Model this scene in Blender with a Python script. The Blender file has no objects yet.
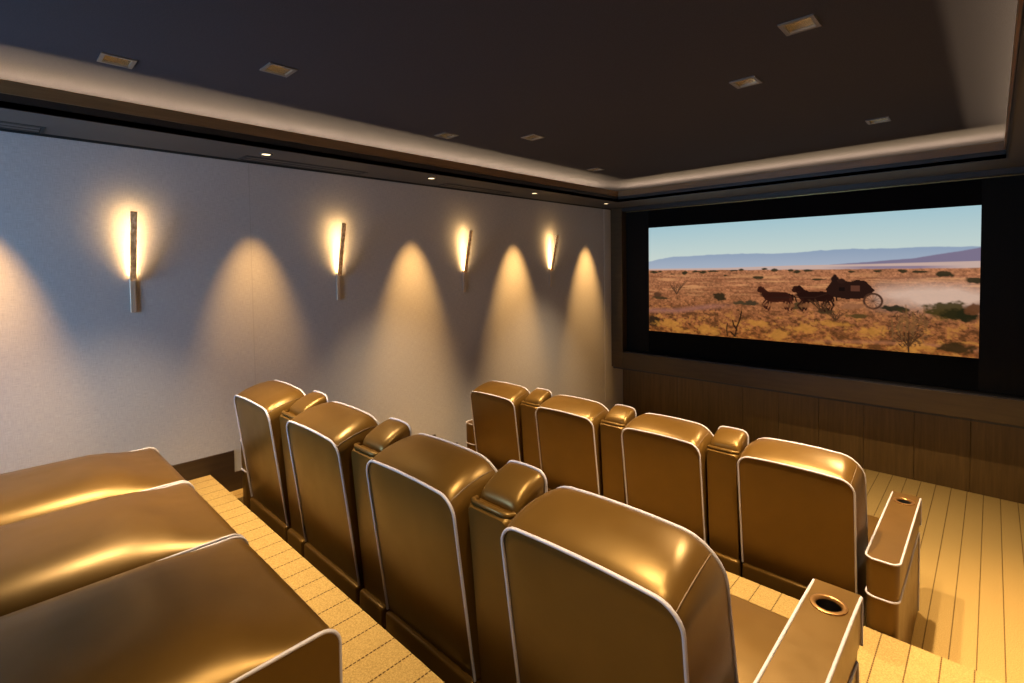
import bpy, bmesh, math, random
import numpy as np
from mathutils import Vector, Matrix
random.seed(4); rng = np.random.default_rng(7)
S = bpy.context.scene; COL = S.collection

# ---------------------------------------------------------------- room sizes
W = 4.46          # room width; left wall x = 0, camera side x = W
YB = -1.9         # rear wall
YF = 6.104        # face of the screen frame
YP = 6.407        # panelled wall under the screen
P1, P2, P3 = 0.0, 0.355, 0.803   # the three carpet levels
E2, E3 = 3.03, 1.03              # step edges
SOF, LIP, CEIL = 2.996, 3.125, 3.22
FX0, FX1, FY1, FY0 = 0.50, 3.96, 5.50, -1.4   # inner edge of the soffit

# ---------------------------------------------------------------- materials
def lin(c): return tuple(((v/255)/12.92 if v/255 <= .04045 else ((v/255+.055)/1.055)**2.4) for v in c)
def mat(name, col=(.5,.5,.5), rough=.5, metal=0., spec=.5, emis=None, estr=0.):
    m = bpy.data.materials.new(name); m.use_nodes = True
    b = m.node_tree.nodes['Principled BSDF']
    b.inputs['Base Color'].default_value = (*col, 1); b.inputs['Roughness'].default_value = rough
    b.inputs['Metallic'].default_value = metal; b.inputs['Specular IOR Level'].default_value = spec
    if emis: b.inputs['Emission Color'].default_value = (*emis, 1); b.inputs['Emission Strength'].default_value = estr
    return m
class NT:
    def __init__(s, m): s.t = m.node_tree; s.b = s.t.nodes['Principled BSDF']
    def n(s, k, **kw):
        o = s.t.nodes.new(k)
        for a, v in kw.items(): setattr(o, a, v)
        return o
    def l(s, a, b): s.t.links.new(a, b)
    def pos(s): return s.n('ShaderNodeNewGeometry').outputs['Position']
    def mapped(s, vec, scale):
        m = s.n('ShaderNodeMapping'); m.inputs['Scale'].default_value = scale; s.l(vec, m.inputs['Vector']); return m.outputs[0]
    def noise(s, vec, scale, detail=3, rough=.5):
        o = s.n('ShaderNodeTexNoise'); o.inputs['Scale'].default_value = scale; o.inputs['Detail'].default_value = detail
        o.inputs['Roughness'].default_value = rough; s.l(vec, o.inputs['Vector']); return o.outputs['Fac']
    def ramp(s, fac, stops):
        o = s.n('ShaderNodeValToRGB'); e = o.color_ramp.elements
        while len(e) < len(stops): e.new(.5)
        for k, (p, c) in enumerate(stops): e[k].position = p; e[k].color = (*c, 1)
        s.l(fac, o.inputs[0]); return o.outputs[0]
    def math(s, op, a, b=None, c=None):
        o = s.n('ShaderNodeMath', operation=op)
        for i, v in enumerate((a, b, c)):
            if v is None: continue
            if isinstance(v, (int, float)): o.inputs[i].default_value = v
            else: s.l(v, o.inputs[i])
        return o.outputs[0]
    def mix(s, f, a, b):
        o = s.n('ShaderNodeMix', data_type='RGBA')
        for i, v in ((0, f), (6, a), (7, b)):
            if isinstance(v, tuple): o.inputs[i].default_value = (*v, 1)
            elif isinstance(v, (int, float)): o.inputs[i].default_value = v
            else: s.l(v, o.inputs[i])
        return o.outputs[2]
    def bump(s, h, strength, dist=.01):
        o = s.n('ShaderNodeBump'); o.inputs['Strength'].default_value = strength; o.inputs['Distance'].default_value = dist
        s.l(h, o.inputs['Height']); s.l(o.outputs[0], s.b.inputs['Normal'])
    def xyz(s, vec):
        o = s.n('ShaderNodeSeparateXYZ'); s.l(vec, o.inputs[0]); return o.outputs

# bronze leather
LEATHER = mat('bronze_leather', (.075,.036,.011), .36, .10, .72)
t = NT(LEATHER); tc = t.n('ShaderNodeTexCoord').outputs['Object']
v = t.noise(tc, 6, 3); t.l(t.ramp(v, [(.3,(.067,.033,.0058)),(.7,(.082,.0405,.0075))]), t.b.inputs['Base Color'])
t.l(t.ramp(t.noise(tc, 9, 4), [(.3,(.31,)*3),(.7,(.38,)*3)]), t.b.inputs['Roughness'])
t.bump(t.noise(tc, 420, 2), .05, .002); t.b.inputs['Specular Tint'].default_value = (1,.70,.28,1)
PIPING = mat('pale_piping', (.40,.37,.39), .5)
SEAM = mat('seam_thread', (.10,.055,.018), .5)
CUPBLACK = mat('cup_black', (.012,.011,.011), .35)
RIM = mat('bronze_rim', (.24,.12,.035), .3, .7)
# carpet: gold loop pile in strips divided by dark lines
CARPET = mat('gold_carpet', (.5,.33,.14), .95, 0, .1)
t = NT(CARPET); p = t.pos(); x, y, z = t.xyz(p)[:3]
k = t.math('FRACT', t.math('DIVIDE', t.math('SUBTRACT', x, 3.525-.114*40-.057), .114))
dl = t.math('ABSOLUTE', t.math('SUBTRACT', k, .5))
line = t.math('LESS_THAN', dl, .026)
rib = t.math('GREATER_THAN', t.math('FRACT', t.math('MULTIPLY', y, 62.)), .30)
line = t.math('MULTIPLY', line, t.math('MULTIPLY_ADD', rib, .72, .22))
n1 = t.noise(p, 190, 2, .7); n2 = t.noise(p, 7, 3); n3 = t.noise(t.mapped(p, (90, 130, 90)), 1, 1)
c = t.ramp(n1, [(.36,(.215,.140,.043)),(.64,(.400,.274,.096))])
c = t.mix(t.math('MULTIPLY', n3, .5), c, (.34,.233,.083))
c = t.mix(t.math('MULTIPLY', n2, .25), c, (.266,.173,.057))
c = t.mix(line, c, (.055,.026,.008)); t.l(c, t.b.inputs['Base Color'])
t.bump(t.math('SUBTRACT', n1, t.math('MULTIPLY', line, .8)), .5, .006)
# woven wall cloth
FABRIC = mat('woven_wall_cloth', (.3,.28,.28), .92, 0, .15)
t = NT(FABRIC); p = t.pos(); y = t.xyz(p)[1]
a = t.noise(t.mapped(p, (30, 420, 22)), 1, 2); b = t.noise(t.mapped(p, (30, 24, 420)), 1, 2); d = t.noise(p, 1.7, 3)
wv = t.math('ADD', t.math('MULTIPLY', a, .5), t.math('MULTIPLY', b, .5))
c = t.ramp(wv, [(.35,(.30,.288,.292)),(.65,(.405,.39,.394))])
c = t.mix(t.math('MULTIPLY', d, .3), c, (.315,.302,.306)); t.l(c, t.b.inputs['Base Color'])
t.bump(wv, .25, .003)
# dark stained wood (grain runs upright / along the length)
def wood(name, c0, c1, scale, rough=.38):
    m = mat(name, c0, rough); t = NT(m); p = t.pos()
    g = t.noise(t.mapped(p, scale), 1, 5, .6); g2 = t.noise(p, 2.2, 2)
    c = t.ramp(g, [(.3, c0), (.7, c1)]); c = t.mix(t.math('MULTIPLY', g2, .5), c, c0)
    t.l(c, t.b.inputs['Base Color']); t.bump(g, .08, .003); return m
PANEL = wood('dark_panel_wood', (.070,.040,.013), (.138,.080,.028), (38,38,2.2))
FRAMEW = wood('dark_frame_wood', (.036,.021,.007), (.062,.038,.0125), (3,30,30))
FASCIA = wood('fascia_wood', (.13,.070,.027), (.21,.120,.050), (3,3,45), .45)
EBONY = mat('ebony_trim', (.012,.009,.008), .5)
SKIRT = wood('skirting_wood', (.024,.012,.004), (.045,.024,.009), (2,2,40), .45)
MASK = mat('black_velvet_mask', (.0035,.0035,.004), .95, 0, .05)
SILL = mat('black_sill', (.020,.020,.024), .4)
BRASS = mat('brass_line', (.35,.24,.10), .35, .9)
CEILM = mat('dark_ceiling', (.06,.05,.05), .9, 0, .15)
t = NT(CEILM); p = t.pos(); n = t.noise(p, 260, 2); n2 = t.noise(p, 1.1, 2)
t.l(t.ramp(n, [(.35,(.024,.0235,.031)),(.65,(.034,.033,.043))]), t.b.inputs['Base Color']); t.bump(n, .1, .002)
SOFFIT = mat('grey_soffit', (.060,.057,.056), .7, 0, .3)
WALLD = mat('dark_side_wall', (.10,.085,.075), .8)
PALE = mat('pale_wall_end', (.36,.345,.335), .85)
GAP = mat('shadow_gap', (.004,.004,.004), .9)
TRIMW = mat('downlight_trim', (.12,.108,.098), .45, .2)
REFL = mat('downlight_reflector', (.55,.45,.32), .18, .9)
LAMP = mat('lamp_glow', (1,.9,.7), .5, emis=(1,.78,.46), estr=9)
LENS = mat('lens_glow', (1,.9,.7), .5, emis=(1,.74,.40), estr=2.2)
LED = mat('led_strip', (1,.9,.7), .5, emis=(1,.66,.28), estr=6)
BRONZE = mat('brushed_bronze', (.30,.19,.095), .45, .25)
t = NT(BRONZE); tc = t.n('ShaderNodeTexCoord').outputs['Object']
t.l(t.ramp(t.noise(t.mapped(tc, (60,60,26)), 1, 4), [(.35,(.36,.18,.07)),(.55,(.70,.43,.20)),(.72,(.95,.76,.54))]), t.b.inputs['Base Color'])
NICKEL = mat('satin_nickel', (.42,.33,.25), .45, .3)
VENTM = mat('vent_black', (.008,.008,.008), .6)

# ---------------------------------------------------------------- mesh helpers
def link(name, bm, m, parent=None, smooth=None, kind=None, extra=()):
    me = bpy.data.meshes.new(name); bmesh.ops.recalc_face_normals(bm, faces=bm.faces); bm.to_mesh(me); bm.free()
    me.materials.append(m)
    for e in extra: me.materials.append(e)
    if smooth is not None:
        for f in me.polygons: f.use_smooth = True
        me.set_sharp_from_angle(angle=math.radians(smooth))
    o = bpy.data.objects.new(name, me); COL.objects.link(o)
    if parent: o.parent = parent
    if kind: o['kind'] = kind
    return o
def struct(name, bm, m, **k): return link(name, bm, m, kind='structure', **k)
def box(bm, x0, x1, y0, y1, z0, z1, bev=0., seg=2):
    r = bmesh.ops.create_cube(bm, size=1)
    vs = r['verts']
    for v in vs: v.co = Vector((x0+(v.co.x+.5)*(x1-x0), y0+(v.co.y+.5)*(y1-y0), z0+(v.co.z+.5)*(z1-z0)))
    if bev:
        es = list({e for v in vs for e in v.link_edges})
        bmesh.ops.bevel(bm, geom=es, offset=bev, segments=seg, profile=.5, affect='EDGES')
    return bm
def B(*a, **k): return box(bmesh.new(), *a, **k)
def tube(bm, pts, r, n=8, closed=False):
    pts = [Vector(p) for p in pts]; N = len(pts); rings = []
    up = None
    for i, p in enumerate(pts):
        a = pts[(i-1) % N] if (closed or i) else p; b = pts[(i+1) % N] if (closed or i < N-1) else p
        d = (b-a).normalized()
        if up is None: up = Vector((0,0,1)) if abs(d.z) < .9 else Vector((1,0,0))
        s = d.cross(up).normalized(); up = s.cross(d).normalized()
        rings.append([bm.verts.new(p + s*math.cos(2*math.pi*k/n)*r + up*math.sin(2*math.pi*k/n)*r) for k in range(n)])
    for i in range(N if closed else N-1):
        A, C = rings[i], rings[(i+1) % N]
        for k in range(n): bm.faces.new((A[k], A[(k+1) % n], C[(k+1) % n], C[k]))
    if not closed: bm.faces.new(rings[0]); bm.faces.new(rings[-1])
    return bm
def loft(bm, rings, cap0=True, cap1=True, closed=True):
    V = [[bm.verts.new(p) for p in r] for r in rings]; n = len(V[0])
    for a, b in zip(V, V[1:]):
        for k in range(n if closed else n-1): bm.faces.new((a[k], a[(k+1) % n], b[(k+1) % n], b[k]))
    if cap0: bm.faces.new(V[0])
    if cap1: bm.faces.new(V[-1])
    return V
def arc(cx, cy, r, a0, a1, n): return [(cx+r*math.cos(math.radians(a0+(a1-a0)*i/n)), cy+r*math.sin(math.radians(a0+(a1-a0)*i/n))) for i in range(n+1)]
def thing(name, loc, label, cat, group=None, rz=0):
    o = bpy.data.objects.new(name, None); COL.objects.link(o); o.empty_display_size = .1
    o.location = loc; o.rotation_euler = (0,0,rz); o['label'] = label; o['category'] = cat
    if group: o['group'] = group
    return o
def dup(root, loc, label):
    def cp(o, par):
        c = o.copy(); COL.objects.link(c)
        if par: c.parent = par
        for ch in list(o.children): cp(ch, c)
        return c
    r = cp(root, None); r.location = loc; r['label'] = label
    return r

# ---------------------------------------------------------------- the room
bm = bmesh.new()
prof = [(YB,P3),(E3,P3),(E3,P2),(E2,P2),(E2,P1),(YP+.05,P1),(YP+.05,-.2),(YB,-.2)]
loft(bm, [[(x, a, b) for a, b in prof] for x in (0, W)])
box(bm, 0, .16, E3, 1.32, P2-.02, .642); box(bm, 0, .16, 1.32, 2.80, P2-.02, .482)   # narrow carpeted steps along the wall
box(bm, 0, .16, E2, 3.26, P1-.02, .16)
struct('floor', bm, CARPET)
struct('wall_left', B(-.15, 0, YB, YP+.2, -.2, CEIL+.1), FABRIC)
bm = bmesh.new(); box(bm, 0, .006, 5.94, YF+.02, .3, SOF); struct('trim_1', bm, PALE)
bm = bmesh.new(); box(bm, 0, .0006, 1.345, 1.351, .8, SOF-.02); struct('trim_2', bm, mat('wall_joint', (.30,.29,.29), .9))
bm = bmesh.new()
for a, b, zt, zb in ((YB, 1.185, .929, .80), (1.185, 1.50, .772, .62), (1.50, 2.97, .592, .46), (2.97, 3.245, .44, .30), (3.245, 3.50, .285, .1), (3.5, YP, .125, 0.)):
    box(bm, 0, .014, a, b, zb-.25, zt)
struct('baseboard_left', bm, SKIRT)
struct('wall_right', B(W, W+.15, YB, YP+.2, -.2, CEIL+.1), FABRIC)
bm = bmesh.new()    # rear wall with a glazed doorway letting daylight in
DX0, DX1, DZ = .35, 1.55, P3+2.05
box(bm, 0, DX0, YB-.15, YB, -.2, CEIL+.1); box(bm, DX1, W, YB-.15, YB, -.2, CEIL+.1); box(bm, DX0, DX1, YB-.15, YB, DZ, CEIL+.1); box(bm, DX0, DX1, YB-.15, YB, -.2, P3)
struct('wall_rear', bm, WALLD)
bm = bmesh.new()
for a in (DX0, (DX0+DX1)/2-.03, DX1-.06): box(bm, a, a+.06, YB-.1, YB-.04, P3, DZ)
box(bm, DX0, DX1, YB-.1, YB-.04, P3, P3+.1); box(bm, DX0, DX1, YB-.1, YB-.04, DZ-.07, DZ)
struct('door_1', bm, EBONY)

# panelled wall below the screen: each board its own bevelled strip in one wall
bm = bmesh.new(); xs = [0,.42,.85,1.27,1.69,2.10,2.51,2.93,3.35,3.77,4.18,W]
for a, b in zip(xs, xs[1:]): box(bm, a+.001, b-.001, YP, YP+.05, 0, 1.02, .0025, 1)
box(bm, 0, W, YP+.02, YP+.15, -.2, 3.3)
struct('wall_front', bm, PANEL)
# screen surround
FB, FT = .775, .992
bm = bmesh.new()
box(bm, 0, .183, YF, YP, FB, SOF, .004, 1); box(bm, W-.183, W, YF, YP, FB, SOF, .004, 1)
box(bm, .183, W-.183, YF, YP, FB, FT, .004, 1)
struct('trim_3', bm, FRAMEW)
bm = bmesh.new(); box(bm, .183, W-.183, YF+.012, YF+.13, FT, FT+.012); box(bm, 0, W, YF+.05, YP, FB-.03, FB); struct('trim_4', bm, SILL)
bm = bmesh.new(); box(bm, .183, W-.183, YF+.01, YF+.11, 2.945, SOF); struct('trim_5', bm, EBONY)
bm = bmesh.new(); box(bm, .183, W-.183, YF+.106, YF+.116, 2.939, 2.945); struct('trim_6', bm, BRASS)

# ceiling with square openings for the downlights
LX0, LX1, LI0, LI1, LH = .862, 3.29, 1.279, 2.888, .0635
DOWN = [(LX0,.476),(LX0,2.48),(LX0,4.48),(LX1,.476),(LX1,2.433),(LX1,4.466),(LI0,1.064),(LI0,3.006),(LI1,1.064),(LI1,2.972)]
bm = bmesh.new()
xc = sorted({0, W, *[a+s*LH for a, _ in DOWN for s in (-1,1)]}); yc = sorted({YB, YP+.1, *[b+s*LH for _, b in DOWN for s in (-1,1)]})
vd = {}
def gv(x, y):
    k = (round(x,4), round(y,4))
    if k not in vd: vd[k] = bm.verts.new((x, y, CEIL))
    return vd[k]
for a, b in zip(xc, xc[1:]):
    for c, d in zip(yc, yc[1:]):
        if any(abs((a+b)/2-u) < LH*.9 and abs((c+d)/2-w) < LH*.9 for u, w in DOWN): continue
        bm.faces.new((gv(a,c), gv(a,d), gv(b,d), gv(b,c)))
struct('ceiling', bm, CEILM)
bm = bmesh.new(); box(bm, 0, W, YB, YP+.1, CEIL+.14, CEIL+.2); struct('trim_7', bm, EBONY)
# soffit ring, its two-board fascia and the black reveal
bm = bmesh.new()
box(bm, 0, FX0, YB, YF, SOF, SOF+.03); box(bm, FX1, W, YB, YF, SOF, SOF+.03); box(bm, FX0, FX1, FY1, YP, SOF, SOF+.03); box(bm, FX0, FX1, YB, FY0, SOF, SOF+.03)
struct('trim_8', bm, SOFFIT)
def ring(z0, z1, d0, d1):
    bm = bmesh.new()
    box(bm, FX0-d0, FX0+d1, FY0-d0, FY1+d0, z0, z1); box(bm, FX1-d1, FX1+d0, FY0-d0, FY1+d0, z0, z1)
    box(bm, FX0+d1, FX1-d1, FY1-d1, FY1+d0, z0, z1); box(bm, FX0+d1, FX1-d1, FY0-d0, FY0+d1, z0, z1); return bm
struct('trim_9', ring(3.062, LIP, .012, .010), FASCIA)
struct('trim_10', ring(SOF-.004, 3.062, .012, 0.), EBONY)
bm = bmesh.new(); box(bm, 0, .012, YB, YF, SOF-.014, SOF); struct('trim_11', bm, GAP)

# ---------------------------------------------------------------- light fittings
def lamp(kind, name, loc, energy, col, rot=(0,0,0), parent=None, **k):
    L = bpy.data.lights.new(name, kind); L.energy = energy; L.color = col
    for a, v in k.items(): setattr(L, a, v)
    o = bpy.data.objects.new(name, L); COL.objects.link(o); o.location = loc; o.rotation_euler = rot
    if parent: o.parent = parent
    return o
WARM = (1., .73, .43); WARM2 = (1., .70, .36)
E_DOWN, E_SOF, E_SCONCE, E_COVE, E_DAY = 285., 300., 1.9, 11., 132.
def downlight_meshes(par):
    bm = bmesh.new(); h, w, z = LH, .012, 0
    for a in ((-h-.004,h+.004,-h-.004,-h+w),(-h-.004,h+.004,h-w,h+.004),(-h-.004,-h+w,-h+w,h-w),(h-w,h+.004,-h+w,h-w)): box(bm, *a, -.006, .004)
    link('trim_frame', bm, TRIMW, par)
    bm = bmesh.new(); a, b, d = h-.013, .040, .085
    loft(bm, [[(-a,-a,.003),(a,-a,.003),(a,a,.003),(-a,a,.003)], [(-b,-b,d),(b,-b,d),(b,b,d),(-b,b,d)]], False, True)
    link('reflector', bm, REFL, par)
    bm = bmesh.new(); bmesh.ops.create_cone(bm, cap_ends=True, segments=20, radius1=.019, radius2=.016, depth=.02, matrix=Matrix.Translation((0,0,.074)))
    link('lamp', bm, LAMP, par, 40)
where = ['above the lounges', 'above the second seat row', 'nearest the screen corner']
dl_labels = {DOWN[0]:'square ceiling downlight farthest left in the dark ceiling, close to the glowing left cove', DOWN[1]:'small lit square downlight midway along the left cove, above the third wall sconce',
 DOWN[2]:'tiny square downlight near the cove corner at the left of the screen', DOWN[4]:'large bright square downlight at the top right of the dark ceiling', DOWN[5]:'small square downlight right of centre closest to the front cove, above the screen',
 DOWN[6]:'dim square downlight second from the left, further from the left cove', DOWN[7]:'dim small square downlight right of the one midway along the left cove', DOWN[9]:'middle one of the three square downlights in the right half of the ceiling',
 DOWN[3]:'square downlight above the right aisle, behind the camera side', DOWN[8]:'square downlight over the middle of the room, just above the near seats'}
first = None
for q in DOWN:
    if first is None:
        first = thing('ceiling_downlight', (*q, CEIL), dl_labels[q], 'ceiling light', 'square downlights in the dark ceiling'); downlight_meshes(first)
    else: dup(first, (*q, CEIL), dl_labels[q])
    lamp('SPOT', 'downlight_beam', (*q, CEIL-.012), E_DOWN*((1.45 if q[0] > 2 else 1.15) if q[1] > 1.5 else 1.15 if q[0] < 2 else .55), WARM, spot_size=math.radians(92 if q[0] > 2 and q[1] > 2 else 68), spot_blend=.85, shadow_soft_size=.03)
# small round spots in the soffit that wash the wall
SY = [-1.43, -.04, 1.351, 2.741, 4.116, 5.50]
sof_labels = ['', '', 'leftmost small lit spot in the grey soffit, beside the long slot vent', 'small round lit spot in the soffit between the second and third sconces', 'small round lit spot in the soffit between the third and fourth sconces', 'small round lit spot at the far end of the soffit, next to the screen surround']
first = None
for yy, lab in zip(SY, sof_labels):
    if lab:
        if first is None:
            first = thing('soffit_spotlight', (.325, yy, SOF), lab, 'spotlight', 'small spotlights in the left soffit')
            bm = bmesh.new(); tube(bm, [(.036*math.cos(a*math.pi/12), .036*math.sin(a*math.pi/12), -.002) for a in range(24)], .006, 6, True); link('trim_ring', bm, SOFFIT, first, 60)
            bm = bmesh.new(); bmesh.ops.create_cone(bm, cap_ends=True, segments=24, radius1=.026, radius2=.030, depth=.006, matrix=Matrix.Translation((0,0,-.002))); link('lens', bm, LENS, first, 40)
        else: dup(first, (.325, yy, SOF), lab)
    lamp('SPOT', 'soffit_beam', (.325, yy, SOF-.012), E_SOF*(.85 if yy < 0 else .5 if yy < 2 else .8 if yy < 3 else 1.05), (1,.54,.16), rot=(0, math.radians(12.5), 0), spot_size=math.radians(40), spot_blend=1., shadow_soft_size=.02)
for yy, lab in ((1.351, 'small spotlight at the rear of the right-hand soffit'), (2.741, 'small spotlight midway along the right-hand soffit'), (4.116, 'small spotlight towards the screen in the right-hand soffit')):
    dup(first, (W-.325, yy, SOF), lab)['group'] = 'small spotlights in the right soffit'
    lamp('SPOT', 'soffit_beam', (W-.325, yy, SOF-.012), E_SOF, (1,.60,.24), rot=(0, math.radians(-8), 0), spot_size=math.radians(54), spot_blend=1., shadow_soft_size=.02)
# slot vents
vl = ['dark slot vent at the left end of the soffit, cut by the picture edge', 'long dark slot vent in the soffit between the first and second sconces', 'dark slot vent in the soffit above the third sconce']
for (a, b), lab in zip(((-.7,.26),(1.27,2.2),(3.02,3.9)), vl):
    o = thing('soffit_vent', (.105, (a+b)/2, SOF), lab, 'vent', 'slot vents in the left soffit'); h = (b-a)/2
    bm = bmesh.new()
    for q in ((-.086,-.076,-h,h),(.076,.086,-h,h),(-.076,.076,-h,-h+.014),(-.076,.076,h-.014,h)): box(bm, *q, -.003, .002)
    link('vent_frame', bm, VENTM, o)
    link('slot_backing', B(-.076, .076, -h+.014, h-.014, -.0006, .0015), GAP, o)
    for s in (-.034, .034): link('vent_blade', B(s-.021, s+.021, -h+.02, h-.02, -.0025, -.0005), SOFFIT, o)
# wall sconces
SC = [.642, 2.012, 3.375, 4.76]
sl = ['bronze bar wall sconce farthest left, above the lounges', 'slim bronze bar wall sconce second from the left', 'slim wall sconce third from the left, near the middle of the picture', 'slim wall sconce fourth from the left, closest to the screen']
first = None
for yy, lab in zip(SC, sl):
    if first is None:
        first = thing('wall_sconce', (0, yy, 1.955), lab, 'sconce', 'bar sconces along the left wall')
        bm = bmesh.new(); box(bm, 0, .012, -.015, .015, 0, .215, .002, 1); link('wall_bar', bm, NICKEL, first)
        T = Matrix.Translation((.020, 0, .20)) @ Matrix.Rotation(math.radians(13.5), 4, 'Y')
        bm = bmesh.new(); box(bm, 0, .014, -.0165, .0165, 0, .435, .002, 1); bm.transform(T); link('slanted_bar', bm, BRONZE, first)
        bm = bmesh.new(); box(bm, -.004, 0, -.010, .010, .02, .43); bm.transform(T); link('light_strip', bm, LED, first)
        bm = bmesh.new(); box(bm, 0, .008, -.011, .011, .2, .23); link('bracket', bm, NICKEL, first)
    else: dup(first, (0, yy, 1.955), lab)
    for s in (-1, 1): pass
    # one light along the back of the slanted bar, facing the wall
    d = math.radians(13.5); c = Vector((.020-.012*math.cos(d)+.225*math.sin(d), yy, 1.955+.20+.225*math.cos(d)+.012*math.sin(d)))
    lamp('AREA', 'sconce_glow', c, E_SCONCE, (1,.60,.22), rot=(0, math.radians(90)+d, 0), shape='RECTANGLE', size=.41, size_y=.016, spread=math.radians(170))
# cove strips hidden behind the fascia lip
cz, co, tl = 3.031, .245, math.radians(0)
for n_, loc, sx, sy, rot in (('cove_left', (FX0-co, 2.05, cz), .05, 6.9, (0, math.pi+tl, 0)), ('cove_right', (FX1+co, 2.05, cz), .05, 6.9, (0, math.pi-tl, 0)),
                        ('cove_front', (2.23, FY1+co, cz), 3.7, .05, (math.pi+tl, 0, 0)), ('cove_rear', (2.23, FY0-co, cz), 3.7, .05, (math.pi-tl, 0, 0))):
    lamp('AREA', n_, loc, E_COVE*max(sx, sy), (1,.70,.40), rot=rot, shape='RECTANGLE', size=sx, size_y=sy)

# daylight beyond the glazed rear door
lamp('AREA', 'daylight', ((DX0+DX1)/2, YB-.35, P3+1.15), E_DAY, (.36,.64,1.), rot=(math.radians(90),0,0), shape='RECTANGLE', size=1.2, size_y=2.0)
w = bpy.data.worlds.new('World'); S.world = w; w.use_nodes = True
w.node_tree.nodes['Background'].inputs[0].default_value = (.55,.7,1.,1); w.node_tree.nodes['Background'].inputs[1].default_value = .6

# ---------------------------------------------------------------- the picture on the screen
SX0, SX1, SZ0, SZ1, YS = .522, 3.818, 1.312, 2.704, 6.236
Hn, Wn = 212, 500
U, V = np.meshgrid((np.arange(Wn)+.5)/Wn, (np.arange(Hn)+.5)/Hn); AR = 2.37
def L3(c): return np.array(lin(c))
def smooth_noise(fu, fv, oct=4):
    out = np.zeros((Hn, Wn)); amp = 1.; tot = 0
    for _ in range(oct):
        gx, gy = int(fu)+2, int(fv)+2; g = rng.random((gy, gx))
        x = U*(gx-1.001); y = V*(gy-1.001); x0 = x.astype(int); y0 = y.astype(int); fx = x-x0; fy = y-y0
        fx = fx*fx*(3-2*fx); fy = fy*fy*(3-2*fy)
        out += amp*((g[y0,x0]*(1-fx)+g[y0,x0+1]*fx)*(1-fy)+(g[y0+1,x0]*(1-fx)+g[y0+1,x0+1]*fx)*fy); tot += amp
        amp *= .55; fu *= 2; fv *= 2
    return out/tot
def interp(pts): return np.interp(U[0], [p[0] for p in pts], [p[1] for p in pts])[None, :]
img = np.zeros((Hn, Wn, 3))
def put(mask, c):
    m = np.clip(mask, 0, 1)[..., None]; img[:] = img*(1-m) + (c if isinstance(c, np.ndarray) and c.ndim == 3 else np.array(c))*m
g = np.clip(V/.34, 0, 1)[..., None]
put(np.ones_like(U), L3((164,198,208))*(1-g)+L3((204,216,208))*g)
rag = (smooth_noise(40, 3, 4)-.5)*.02
mt = interp([(0,.325),(.05,.30),(.11,.284),(.2,.278),(.306,.272),(.4,.27),(.475,.277),(.55,.275),(.62,.262),(.693,.257),(.8,.262),(.858,.256),(.93,.262),(.984,.262),(1,.268)])+rag*.5
mc = np.clip((V-.26)/.14, 0, 1)[..., None]
put((V-mt)*150, L3((142,160,184))*(1-mc)+L3((168,178,194))*mc)
put((V-interp([(0,.42),(.5,.40),(.58,.386),(.648,.372),(.75,.355),(.858,.333),(.93,.303),(.975,.283),(1,.272)])-rag*.3)*150, L3((124,114,138)))
put((V-interp([(0,.395),(.3,.392),(.55,.376),(.75,.372),(1,.36)]))*200, L3((198,170,160)))
put(np.clip((V-.388)*200,0,1)*np.clip((.412-V)*200,0,1)*np.clip((U-.62)*8,0,1)*np.clip((.97-U)*10,0,1), L3((142,122,140)))
gn = smooth_noise(60, 40, 4); gf = smooth_noise(170, 90, 3); gb = smooth_noise(14, 22, 4)
d = np.clip((V-.405)/.6, 0, 1)[..., None]
gr = L3((186,122,84))*(1-d)+L3((150,86,40))*d
gr = gr*(.66+.56*gb[..., None])*(.42+1.05*gf[..., None]**1.4)*(.80+.40*rng.random((Hn, Wn))[..., None])
put((V-interp([(0,.408),(.5,.41),(1,.405)])-rag*.3)*200, gr)
str_ = smooth_noise(10, 60, 4)                                   # long pale and rusty streaks
put(np.clip((str_-.55)*5,0,1)*np.clip((V-.43)*20,0,1)*np.clip((.72-V)*6,0,1)*.7, L3((214,150,98)))
put(np.clip((.42-str_)*7,0,1)*np.clip((V-.42)*20,0,1)*.55, L3((128,74,46)))
put(np.clip((gn-.56)*7,0,1)*np.clip((V-.68)*6,0,1)*.65, L3((188,126,58)))
put(np.clip((.46-gn)*8,0,1)*np.clip((V-.56)*4,0,1)*.75, L3((78,48,24)))
put(np.clip((.31-gf)*9,0,1)*np.clip((V-.55)*5,0,1)*.7, L3((58,38,20)))
rd = np.abs(V-interp([(0,.80),(.12,.79),(.26,.735),(.34,.72),(1,.70)])); put(np.clip(1-rd/.035,0,1)*np.clip((.36-U)*9,0,1)*.8, L3((148,98,84)))
put(np.clip(1-np.abs(V-.955+.02*np.sin(U*9))/.022,0,1)*np.clip((U-.55)*6,0,1)*.55, L3((176,112,76)))
def blob(u, v, ru, rv, c, a=.95, soft=3., jag=.5):
    n = (smooth_noise(70, 40, 3)-.5)*jag*2
    r = np.sqrt(((U-u)/ru)**2+((V-v)/rv)**2)+n; put(np.clip((1-r)*soft,0,1)*a, L3(c))
dust = smooth_noise(16, 12, 4)
dm = np.exp(-(((U-.90)/.155)**2+((V-.60)/.075)**2))*(.55+.8*dust); put(np.clip(dm*1.25,0,.85)*np.clip((U-.735)*25,0,1), L3((214,182,162)))
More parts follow.
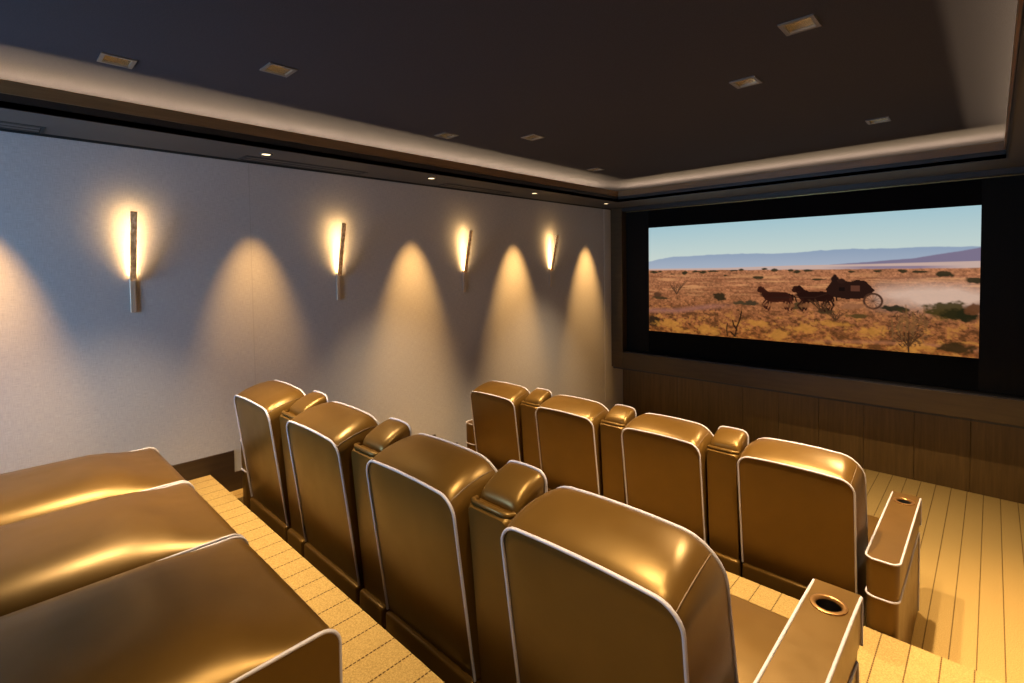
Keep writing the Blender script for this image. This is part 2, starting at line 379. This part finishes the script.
for q in [(.022,.427,.022,.017),(.154,.436,.015,.018),(.20,.425,.02,.010),(.228,.432,.014,.014),(.265,.422,.03,.009),(.365,.412,.010,.012),(.34,.418,.02,.008),(.421,.478,.02,.014),(.478,.415,.012,.014),(.53,.418,.012,.012),(.545,.43,.014,.012),(.58,.42,.02,.010),(.608,.49,.024,.010),(.70,.43,.012,.01),(.77,.425,.014,.01),(.83,.425,.012,.014),(.87,.432,.02,.010),(.924,.45,.026,.022),(.99,.49,.025,.026),(.10,.45,.012,.008),(.05,.425,.012,.012),(.445,.405,.01,.01),(.31,.46,.01,.008)]:
    blob(*q, (44,42,26))
for q in [(.29,.645,.025,.045,(40,34,20)),(.045,.675,.035,.02,(66,50,30)),(.042,.64,.018,.024,(80,52,34)),(.40,.69,.03,.022,(60,50,34)),(.36,.695,.028,.022,(70,56,36)),(.806,.69,.032,.026,(34,34,22)),(.935,.695,.055,.068,(62,52,20)),(.955,.715,.045,.045,(40,36,18)),(.975,.725,.024,.04,(36,34,18)),(.02,.90,.04,.05,(44,32,20)),(.83,.70,.02,.02,(52,46,26)),(.63,.735,.03,.025,(62,48,28)),(.55,.70,.03,.03,(70,54,30)),(.72,.76,.03,.02,(80,60,30)),(.95,.945,.05,.045,(54,38,18)),(.99,.68,.03,.04,(96,58,34))]:
    blob(*q)
for q in [(.08,.92,.06,.05),(.25,.95,.05,.05),(.49,.94,.045,.06),(.57,.88,.04,.04),(.86,.95,.05,.05),(.42,.86,.05,.03),(.66,.83,.05,.03),(.76,.87,.04,.04),(.13,.97,.05,.03)]:
    blob(*q, (196,132,56), .6, 2., .8)
def stroke(pts, w, c, a=1.):
    for (u0,v0),(u1,v1) in zip(pts, pts[1:]):
        dx, dy = (u1-u0)*AR, v1-v0; px, py = (U-u0)*AR, V-v0
        s = np.clip((px*dx+py*dy)/(dx*dx+dy*dy+1e-9), 0, 1); dist = np.hypot(px-s*dx, py-s*dy)
        put(np.clip((w-dist)/.003+.5, 0, 1)*a, L3(c))
def poly(pts, c, a=1.):
    ins = np.zeros(U.shape, bool); P = pts
    for (u0,v0),(u1,v1) in zip(P, P[1:]+P[:1]):
        cond = ((v0 > V) != (v1 > V)); xi = (u1-u0)*(V-v0)/((v1-v0) if v1 != v0 else 1e-9)+u0; ins ^= cond & (U < xi)
    put(ins*a, L3(c))
def horse(u, v, s, c):                     # facing left, mid gallop
    f = lambda pts: [(u+a*s, v+b*s*AR) for a, b in pts]
    poly(f([(-.052,-.012),(-.046,-.024),(-.038,-.026),(-.026,-.012),(-.010,-.006),(.02,-.008),(.042,-.006),(.050,.004),(.048,.022),(.03,.020),(.0,.024),(-.022,.022),(-.032,.010),(-.038,-.006),(-.048,-.006)]), c)
    for a in ([(-.022,.018),(-.034,.034),(-.026,.046)], [(-.014,.02),(-.016,.036),(-.022,.050)], [(.036,.018),(.030,.034),(.038,.048)], [(.044,.016),(.052,.032),(.046,.046)]): stroke(f(a), .006*s, c)
    stroke(f([(.048,-.002),(.058,.006),(.060,.018)]), .005*s, (30,14,10))
DK = (46,22,15)
horse(.482, .620, 1.06, (70,34,22)); horse(.474, .612, 1.04, (52,24,16)); horse(.588, .608, 1.1, DK); horse(.598, .602, 1.08, (38,18,13)); blob(.478,.622,.05,.03,(48,22,15),1,4,.1); blob(.592,.615,.055,.034,(36,17,12),1,4,.1)
poly([(.644,.52),(.648,.50),(.672,.497),(.70,.505),(.715,.49),(.738,.498),(.746,.52),(.762,.565),(.752,.60),(.735,.628),(.69,.636),(.655,.622),(.636,.60),(.632,.56)], (40,22,17))
poly([(.70,.535),(.724,.535),(.724,.575),(.70,.575)], (92,54,40)); poly([(.668,.545),(.685,.545),(.685,.575),(.668,.575)], (24,14,12))
blob(.657,.485,.012,.03,(38,22,18),1,4,.15); blob(.657,.462,.006,.014,(38,22,18),1,4,.1); blob(.675,.50,.012,.022,(46,26,20),1,4,.15)
for (u,v,r) in ((.758,.645,.054),):
    th = np.hypot((U-u)*AR, V-v); put(np.clip((.007-np.abs(th-r))/.004+.5,0,1), L3((70,44,32)))
    for k in range(6): stroke([(u-r*math.cos(k*math.pi/6)/AR, v-r*math.sin(k*math.pi/6)),(u+r*math.cos(k*math.pi/6)/AR, v+r*math.sin(k*math.pi/6))], .002, (84,56,40), .8)
stroke([(.635,.60),(.60,.63),(.47,.64)], .003, (48,28,20))
blob(.71,.685,.05,.030,(140,92,62),.75,2.,.6); blob(.49,.700,.06,.022,(146,90,54),.8,2.,.6); blob(.60,.695,.06,.022,(136,84,50),.75,2.,.6)
def shrub(u, v, h, spread, n, c, w=.003):
    for _ in range(n):
        a = random.uniform(-spread, spread); l = h*random.uniform(.6,1); m = (u+a*l*.5/AR, v-l*.5); e = (u+a*l*1.0/AR+random.uniform(-.008,.008), v-l)
        stroke([(u,v), m, e], w, c, .9); stroke([m, (m[0]+random.uniform(-.02,.02), m[1]-l*.3)], w*.8, c, .8)
shrub(.12,.635,.13,.9,9,(74,50,34),.0025)
for _ in range(230):
    q, r_ = random.uniform(0, 2*math.pi), math.sqrt(random.random()); bu, bv = .846+.050*r_*math.cos(q), .83+.135*r_*math.sin(q)
    stroke([(bu, bv), (bu+random.uniform(-.008,.008), bv+random.uniform(-.02,.02))], .0032, random.choice(((70,44,28),(92,60,38),(118,80,50),(56,36,22))), .8)
stroke([(.846,.99),(.846,.86)], .005, (60,38,22)); shrub(.846,.96,.12,.7,10,(70,44,26),.003)
for _ in range(40): blob_u = .845+random.gauss(0,.024); stroke([(blob_u, .80+random.gauss(0,.06)), (blob_u+.004, .81+random.gauss(0,.06))], .004, (120,82,46), .6)
stroke([(.345,.985),(.352,.90),(.362,.84),(.368,.77)], .006, (44,28,16)); stroke([(.352,.93),(.34,.885),(.337,.85)], .006, (44,28,16)); stroke([(.318,.985),(.315,.92),(.318,.88)], .005, (52,34,18)); stroke([(.345,.985),(.33,.95)], .006, (44,28,16))
shrub(.62,.74,.10,1.2,14,(66,42,26),.0025); shrub(.66,.80,.09,1.2,9,(70,46,28),.0025)
img = np.clip(img, 0, 1)
scr = thing('projection_screen', (0,0,0), 'wide lit screen showing a horse-drawn coach crossing a desert, in the black surround', 'screen')
scr.location = ((SX0+SX1)/2, YS, SZ0)
cx = (SX0+SX1)/2
me = bpy.data.meshes.new('picture'); gx, gz = np.meshgrid(np.linspace(SX0-cx, SX1-cx, Wn), np.linspace(SZ1-SZ0, 0, Hn))
co = np.stack([gx, np.full_like(gx, -.002), gz], -1).reshape(-1, 3)
idx = np.arange(Hn*Wn).reshape(Hn, Wn); fc = np.stack([idx[:-1,:-1], idx[1:,:-1], idx[1:,1:], idx[:-1,1:]], -1).reshape(-1, 4)
me.from_pydata(co.tolist(), [], fc.tolist())
ca = me.color_attributes.new('film', 'FLOAT_COLOR', 'POINT'); ca.data.foreach_set('color', np.concatenate([img.reshape(-1,3), np.ones((Hn*Wn,1))], 1).astype(np.float32).ravel())
SCRM = mat('screen_picture', (0,0,0), .8, 0, 0); t = NT(SCRM); at = t.n('ShaderNodeVertexColor', layer_name='film'); t.l(at.outputs[0], t.b.inputs['Emission Color']); t.b.inputs['Emission Strength'].default_value = .76
me.materials.append(SCRM); o = bpy.data.objects.new('picture', me); COL.objects.link(o); o.parent = scr
link('screen_sheet', B(SX0-cx-.01, SX1-cx+.01, 0, .012, -.01, SZ1-SZ0+.01), MASK, scr)
bm = bmesh.new()     # black masking panels around the picture
X0, X1 = .183-cx, W-.183-cx
box(bm, SX0-cx, SX1-cx, -.004, .02, FT+.02-SZ0, 0); box(bm, SX0-cx, SX1-cx, -.004, .02, SZ1-SZ0, SOF-.06-SZ0)
link('masking', bm, MASK, scr)
SIDE = wood('black_oak', (.003,.0025,.002), (.0065,.005,.004), (60,20,1.2), .6); SIDE.node_tree.nodes['Principled BSDF'].inputs['Specular IOR Level'].default_value = .1
for a, b in ((X0, SX0-cx), (SX1-cx, X1)): link('side_panel', B(a, b, -.012, .02, FT+.02-SZ0, SOF-.06-SZ0), SIDE, scr)

# ---------------------------------------------------------------- theatre seats
SW, CW, PIT = .570, .206, .805
PR = .0056      # piping radius
def uprof(w, zb, zt, r, crown, n=7, m=9):
    """inverted U from lower left to lower right, centred on x = 0"""
    h = w/2; P = [(-h, zb+(zt-r-zb)*i/m) for i in range(m)]
    P += [(-h+r-r*math.cos(math.radians(a)), zt-r+r*math.sin(math.radians(a))) for a in np.linspace(0, 90, n)]
    k = 6
    P += [(-h+r+(w-2*r)*i/k, zt) for i in range(1, k)]
    P += [(h-r+r*math.sin(math.radians(a)), zt-r+r*math.cos(math.radians(a))) for a in np.linspace(0, 90, n)]
    P += [(h, zb+(zt-r-zb)*i/m) for i in range(m-1, -1, -1)]
    return [(x, z+crown*max(0, 1-(x/h)**2)*max(0, (z-zt+r)/r)) for x, z in P]
def back_section(t_, w):
    b = math.sin(math.pi*t_)**.6 if 0 < t_ < 1 else 0
    zt = 1.062 + (1.118-1.062)*t_ + .020*b
    P = uprof(w-.006+.014*t_+.014*b, .372, zt, .066+.044*t_, .012+.006*t_)
    out = []
    for x, z in P:
        f = (z-.372)/.675
        yr = -.020+.088*(1-f); yf = .212+.15*(1-f)
        out.append((x, yr+(yf-yr)*t_, z))
    return out
def puff_cap(bm, ringv, ring, dirn, amt, cz):
    n = len(ring); prev = ringv
    for s in (.93, .8, .55, .28):
        cur = []
        for x, y, z in ring:
            q = Vector((x*s, y, cz+(z-cz)*s)); f = (q.z-.372)/.675
            base = (-.020+.088*(1-f)) if dirn < 0 else .212+.15*(1-f)
            q.y = base + dirn*amt*(1-s**4); cur.append(bm.verts.new(q))
        for k in range(n): bm.faces.new((prev[k], prev[(k+1) % n], cur[(k+1) % n], cur[k]))
        prev = cur
    bm.faces.new(prev)
def make_seat(arms, SW=.570):
    root = thing('theater_seat', (0,0,0), '', 'theater seat')
    ts = [0,.04,.12,.25,.42,.6,.76,.88,.96,1]
    bm = bmesh.new(); rings = [back_section(t_, SW) for t_ in ts]
    V_ = loft(bm, rings, False, False); puff_cap(bm, V_[0], rings[0], -1, .010, .7); puff_cap(bm, V_[-1], rings[-1], 1, .045, .75)
    back = link('backrest', bm, LEATHER, root, 38)
    bm = bmesh.new(); tube(bm, [(x, y-.004, z) for x, y, z in rings[0]], PR); pb = link('piping', bm, PIPING, back, 60); pb['label'] = 'pale grey piping around the rear panel'
    bm = bmesh.new(); tube(bm, [(x, y+.004, z) for x, y, z in rings[-1]], PR); pb = link('piping', bm, PIPING, back, 60); pb['label'] = 'pale grey piping around the front edge'
    nn = len(rings[0]); bm = bmesh.new()
    bm.free()
    for i in (9+3, nn-1-(9+3)):
        bm = bmesh.new(); tube(bm, [back_section(t_, SW)[i] for t_ in np.linspace(.01,.99,16)], .0018, 6); link('seam', bm, SEAM, back, 60)
    h = SW/2-.002
    bm = bmesh.new(); box(bm, -h, h, .048, .80, .05, .368, .014, 3); link('base', bm, LEATHER, root, 40)
    bm = bmesh.new(); box(bm, -h+.03, h-.03, .12, .78, 0, .05); link('plinth', bm, EBONY, root)
    bm = bmesh.new(); box(bm, -h, h, .33, 1.0, .372, .492, .035, 4)
    for v in bm.verts:
        if v.co.z > .45: v.co.z += .022*(1-(v.co.x/h)**2)
    link('seat_cushion', bm, LEATHER, root, 40)
    bm = bmesh.new(); box(bm, -h+.006, h-.006, .80, .97, .07, .366, .03, 3); link('footrest', bm, LEATHER, root, 40)
    for s in arms: make_arm(root, s, SW)
    return root
def arm_outline(w, y0, y1, r, off=0.):
    """plan outline of an end arm: front inner -> rear (rounded) -> front outer"""
    a = w/2+off; y0 -= off
    return [(-a, y1)] + [(-a, y1+(y0+r-y1)*i/6) for i in range(1, 6)] + [(-a+r-r*math.cos(math.radians(q)), y0+r-r*math.sin(math.radians(q))) for q in np.linspace(0, 90, 7)] + \
        [(a-r+r*math.sin(math.radians(q)), y0+r-r*math.cos(math.radians(q))) for q in np.linspace(0, 90, 7)] + [(a, y0+r+(y1-y0-r)*i/6) for i in range(1, 6)] + [(a, y1)]
def arm_top(bm, out, zt, cy, r):
    ring = [bm.verts.new((x, y, zt)) for x, y in out]
    n = 28; cv = [bm.verts.new((r*math.cos(2*math.pi*k/n), cy+r*math.sin(2*math.pi*k/n), zt)) for k in range(n)]
    es = [bm.edges.new((ring[k], ring[(k+1) % len(ring)])) for k in range(len(ring))] + [bm.edges.new((cv[k], cv[(k+1) % n])) for k in range(n)]
    bmesh.ops.triangle_fill(bm, use_beauty=True, edges=es)
    return ring
def cup_holder(par, x, cy, zt, r):
    prof = [(r+.012, 0.), (r+.011, .004), (r+.004, .006), (r-.003, .004), (r-.006, -.004)]
    bm = bmesh.new(); n = 28
    loft(bm, [[(x+q*math.cos(2*math.pi*k/n), cy+q*math.sin(2*math.pi*k/n), zt+dz) for k in range(n)] for q, dz in prof], False, False)
    c = link('cup_holder', bm, RIM, par, 60); c['label'] = 'round bronze-rimmed cup holder'
    bm = bmesh.new(); prof = [(r-.006, -.004), (r-.008, -.06), (.001, -.062)]
    loft(bm, [[(x+q*math.cos(2*math.pi*k/n), cy+q*math.sin(2*math.pi*k/n), zt+dz) for k in range(n)] for q, dz in prof], False, True)
    link('cup_well', bm, CUPBLACK, c, 50)
AY1, AZ0, AZ1, AW = .930, .540, .715, .140
def make_arm(root, s, SW):
    ax = s*(SW/2+(.050 if s > 0 else .026)+AW/2); AY0 = -.064 if s > 0 else .050
    arm = bpy.data.objects.new('armrest', None)
    out = arm_outline(AW, AY0, AY1, .042)
    bm = bmesh.new(); zs = [(AZ0, -.004), (AZ0+.012, 0), (AZ1-.03, 0), (AZ1-.008, 0)]
    V_ = loft(bm, [[(x*(1+2*o_/AW), y, z) for x, y in out] for z, o_ in zs], True, False)
    ring = arm_top(bm, [(x*.985, y) for x, y in out], AZ1, .80, .043)
    for k in range(len(ring)): bm.faces.new((V_[-1][k], V_[-1][(k+1) % len(ring)], ring[(k+1) % len(ring)], ring[k]))
    bm.transform(Matrix.Translation((ax,0,0))); arm = link('armrest', bm, LEATHER, root, 35)
    cup_holder(arm, ax, .80, AZ1, .043)
    bm = bmesh.new(); e = arm_outline(AW, AY0, AY1, .042, .001)
    pts = [(ax+e[0][0], AY1+.002, AZ0), (ax+e[0][0], AY1+.002, AZ1-.03), (ax+e[0][0], AY1-.008, AZ1-.004)] + [(ax+x, y, AZ1) for x, y in e[1:-1]] + [(ax+e[-1][0], AY1-.008, AZ1-.004), (ax+e[-1][0], AY1+.002, AZ1-.03), (ax+e[-1][0], AY1+.002, AZ0)]
    tube(bm, pts, PR*.95); p_ = link('piping', bm, PIPING, arm, 60); p_['label'] = 'pale piping around the top of the armrest'
    low = arm_outline(AW-.006, AY0+.002, AY1-.045, .042)
    bm = bmesh.new(); loft(bm, [[(ax+x, y, z) for x, y in low] for z in (0, .25, .50, AZ0)]); side = link('arm_side', bm, LEATHER, root, 35)
    e = arm_outline(AW-.006, AY0+.002, AY1-.045, .042, .002); zp = .522
    pts = [(ax+e[0][0], AY1-.045, .01), (ax+e[0][0], AY1-.045, .3), (ax+e[0][0], AY1-.047, .47), (ax+e[0][0], AY1-.060, .514)] + [(ax+x, y, zp) for x, y in e[1:-1]] + [(ax+e[-1][0], AY1-.060, .514), (ax+e[-1][0], AY1-.047, .47), (ax+e[-1][0], AY1-.045, .3), (ax+e[-1][0], AY1-.045, .01)]
    bm = bmesh.new(); tube(bm, pts, PR*.95); p_ = link('piping', bm, PIPING, side, 60); p_['label'] = 'pale piping below the arm pad and down its front'
def make_console():
    root = thing('seat_console', (0,0,0), '', 'console'); h = CW/2-.003
    bm = bmesh.new(); box(bm, -h, h, .048, .80, .05, .368, .014, 3); link('base', bm, LEATHER, root, 40)
    bm = bmesh.new(); box(bm, -h+.02, h-.02, .12, .78, 0, .05); link('plinth', bm, EBONY, root)
    bm = bmesh.new(); R_ = []                 # upright back, leaning with the seats
    P = uprof(2*h, .372, 1.044, .022, .0, 4, 8)
    for t_ in (0, .08, .3, .7, .92, 1):
        r_ = []; ins = .010*(1-min(1, min(t_, 1-t_)/.08))
        for x, z in P:
            f = (z-.372)/.675; yr = .022+.050*(1-f); yf = .215+.15*(1-f); r_.append((x*(1-ins/h), yr+(yf-yr)*t_, z-(ins if z > .98 else 0)))
        R_.append(r_)
    loft(bm, R_); back = link('backrest', bm, LEATHER, root, 45)
    bm = bmesh.new()                          # the raised rim along the rear of the top
    tube(bm, [(-h+.010, .066, 1.046), (-h+.014, .046, 1.048), (-h+.03, .038, 1.050), (0, .037, 1.051), (h-.03, .038, 1.050), (h-.014, .046, 1.048), (h-.010, .066, 1.046)], .010, 10); link('rim', bm, LEATHER, back, 60)
    bm = bmesh.new(); R_ = []; w_, y0, y1 = h-.006, .075, .222      # pillow lid: plump, rising to the front
    for t_ in (0,.02,.07,.16,.3,.5,.7,.86,.96,1):
        ins = .016*(1-math.sqrt(max(0, 1-(1-min(1, t_/.16))**2)))+.004*(1-math.sqrt(max(0, 1-(1-min(1, (1-t_)/.1))**2)))
        pf = uprof(2*(w_-ins), 1.040, 1.070+.064*t_+.012*math.sin(math.pi*t_)-ins, .030, .008, 6, 3)
        R_.append([(x, y0+(y1-y0)*t_, z) for x, z in pf])
    loft(bm, R_); pil = link('pillow_lid', bm, LEATHER, root, 60)
    P2_ = uprof(2*w_+.001, 1.040, 1.133, .032, .008, 7, 3)
    bm = bmesh.new(); tube(bm, [(x, .222, z) for x, z in P2_], PR*.9); pp = link('piping', bm, PIPING, pil, 60); pp['label'] = 'pale piping over the front edge of the lid'
    out = [(-h, .34), (h, .34), (h, .90), (-h, .90)]
    bm = bmesh.new(); V_ = loft(bm, [[(x, y, z) for x, y in out] for z in (.366, .66)], True, False); ring = arm_top(bm, out, .672, .79, .043)
    for q in range(4): bm.faces.new((V_[-1][q], V_[-1][(q+1) % 4], ring[(q+1) % 4], ring[q]))
    a_ = link('armrest', bm, LEATHER, root); cup_holder(a_, 0, .79, .672, .043)
    bm = bmesh.new()
    for sx in (-h, h): tube(bm, [(sx, .902, .38), (sx, .902, .65), (sx, .89, .672), (sx, .36, .672)], PR*.9)
    link('piping', bm, PIPING, a_, 60)
    bm = bmesh.new(); box(bm, -h+.004, h-.004, .80, .90, .0, .366, .008, 2); link('front_panel', bm, LEATHER, root, 40)
    return root
seat_mid = make_seat(()); seat_left = make_seat((-1,)); seat_right = make_seat((1,), .594); con = make_console()
SXL = .388
lab_seat = {1: ['leftmost seat of the screen-side row, small armrest stub at its left', 'second seat from the left in the row nearest the screen, brown back with pale piping', 'third seat from the left in the row nearest the screen, brown back with pale piping', 'rightmost seat of the row nearest the screen, its right armrest beside the open carpet'],
            2: ['farthest seat of the nearer row, close to the left wall, bronze leather with pale piping', 'second seat from the left wall in the nearer row, bronze leather back with pale piping', 'third seat from the left wall in the nearer row, dark bronze back with pale piping', 'big nearest bronze leather seat at the bottom, cup holder in its right armrest']}
lab_con = {1: ['console between the first and second seats from the left of the screen-side row', 'console between the two middle seats of the screen-side row, padded top', 'console left of the rightmost seat in the screen-side row, padded top'],
           2: ['narrow console between the two farthest seats of the nearer row, padded bronze top', 'console between the two middle seats of the nearer row, dark padded top', 'console with plump golden padded top beside the biggest nearest seat']}
used = set()
for row, y0, z0 in ((1, 3.10, P1), (2, 1.10, P2)):
    for i in range(4):
        src = (seat_left, seat_mid, seat_mid, seat_right)[i]; loc = (SXL+i*PIT+(.012+.570/2 if i < 3 else .004+.594/2), y0, z0)
        if src not in used: src.location = loc; src['label'] = lab_seat[row][i]; used.add(src); o = src
        else: o = dup(src, loc, lab_seat[row][i])
        o['group'] = 'theater seats in two rows'
        if i < 3:
            loc = (SXL+i*PIT+(.6995 if i < 2 else .6955), y0, z0)
            if con not in used: con.location = loc; con['label'] = lab_con[row][i]; used.add(con); o = con
            else: o = dup(con, loc, lab_con[row][i])
            o['group'] = 'consoles between the theater seats'

# ---------------------------------------------------------------- the three lounges in front of the camera
LW, LY0, LY1 = .745, -1.15, .663
def make_lounge():
    root = thing('chaise_lounge', (0,0,0), '', 'lounge', 'leather lounges side by side on the top level'); h = LW/2-.002
    zp, zc, rf = .394, .472, .055
    us = [-1,-.985,-.96,-.92,-.87,-.80,-.7,-.58,-.4,-.15,.15,.4,.58,.7,.80,.87,.92,.96,.985,1]
    # stations along the length; the front rolls over
    st = [(LY0, 0.), (LY0+.4, 0.), (-.3, 0.), (0, 0.), (.15, 0.), (.25, 0.), (.34, 0.), (.42, .0), (.49, 0.), (.55, 0.)]
    for a in np.linspace(0, 90, 9): st.append((LY1-rf+rf*math.sin(math.radians(a)), rf*(1-math.cos(math.radians(a)))))
    for dz in (.14, .24, .33): st.append((LY1-.004*dz, dz))
    bm = bmesh.new(); R_ = []
    for y, drop in st:
        r_ = []
        for u in us:
            q_ = min(1, max(0, (y-.33)/.32)); cr = max(0, 1-abs(u)**4)**.8*(1-.92*q_*q_*(3-2*q_)); cth = max(0, 1-drop/rf); puff = .006*cr if drop > 0 else 0
            r_.append((u*h, y+puff, zp-drop+(zc-zp)*cr*cth))
        R_.append(r_)
    R_.append([(u*h, LY1-.02, .065) for u in us])
    V_ = loft(bm, R_, False, False, closed=False)
    pad = link('pad', bm, LEATHER, root, 50)
    for s in (-1, 1):
        path = [(s*h, y, zp-d) for y, d in st] + [(s*h, LY1-.02, .065)]
        bm = bmesh.new(); sec = [(LY0, .065)] + [(y, z) for _, y, z in path]
        vs = [bm.verts.new((s*(h-.001), y, z)) for y, z in sec]; bm.faces.new(vs)
        r2 = bmesh.ops.extrude_face_region(bm, geom=list(bm.faces)); 
        for g_ in r2['geom']:
            if isinstance(g_, bmesh.types.BMVert): g_.co.x -= s*.03
        link('side_panel', bm, LEATHER, root)
        bm = bmesh.new(); tube(bm, [(x-s*.0055, y+.003, z) for (x, y, z), d_ in zip(path, [0]*len(path))], PR*1.1); p_ = link('piping', bm, PIPING, pad, 60)
    bm = bmesh.new(); box(bm, -h+.02, h-.02, LY0+.02, LY1-.05, .0, .065); link('plinth', bm, EBONY, root)
    return root
ll = ['farthest of the three leather lounges, against the left wall', 'middle one of the three leather lounges at the lower left', 'nearest leather lounge filling the lower left corner, pale piping along its side']
lg = make_lounge()
for i, (cx_, sc_) in enumerate(((.745,.926),(1.4575,.96),(2.1975,1.))):
    if i == 0: o = lg; o.location = (cx_, 0, P3); o['label'] = ll[0]
    else: o = dup(lg, (cx_, 0, P3), ll[i])
    o.scale.x = sc_

# ---------------------------------------------------------------- camera
CAM = dict(d=3.9, h=2.20951, yaw=43.66556, pitch=-2.04191, roll=-0.81107, f=503.971, cy=284.47935)
ya, pi_, ro = (math.radians(CAM[k]) for k in ('yaw','pitch','roll'))
F = Vector((-math.sin(ya)*math.cos(pi_), math.cos(ya)*math.cos(pi_), math.sin(pi_))); R = Vector((math.cos(ya), math.sin(ya), 0)); Up = R.cross(F)
R2 = R*math.cos(ro)+Up*math.sin(ro); U2 = -R*math.sin(ro)+Up*math.cos(ro)
cd = bpy.data.cameras.new('camera'); co_ = bpy.data.objects.new('camera', cd); COL.objects.link(co_); S.camera = co_
co_.matrix_world = Matrix(((R2.x, U2.x, -F.x, CAM['d']), (R2.y, U2.y, -F.y, 0), (R2.z, U2.z, -F.z, CAM['h']), (0,0,0,1)))
cd.sensor_fit = 'HORIZONTAL'; cd.sensor_width = 36; cd.lens = CAM['f']/1024*36; cd.clip_start = .02
cd.shift_y = -(341.5-CAM['cy'])/1024
vs = S.view_settings; vs.view_transform = 'Standard'; vs.look = 'None'; vs.exposure = .35; vs.gamma = 1; vs.use_curve_mapping = False
S.cycles.use_denoising = True
S.cycles.max_bounces = 8; S.cycles.diffuse_bounces = 5; S.cycles.sample_clamp_indirect = 4
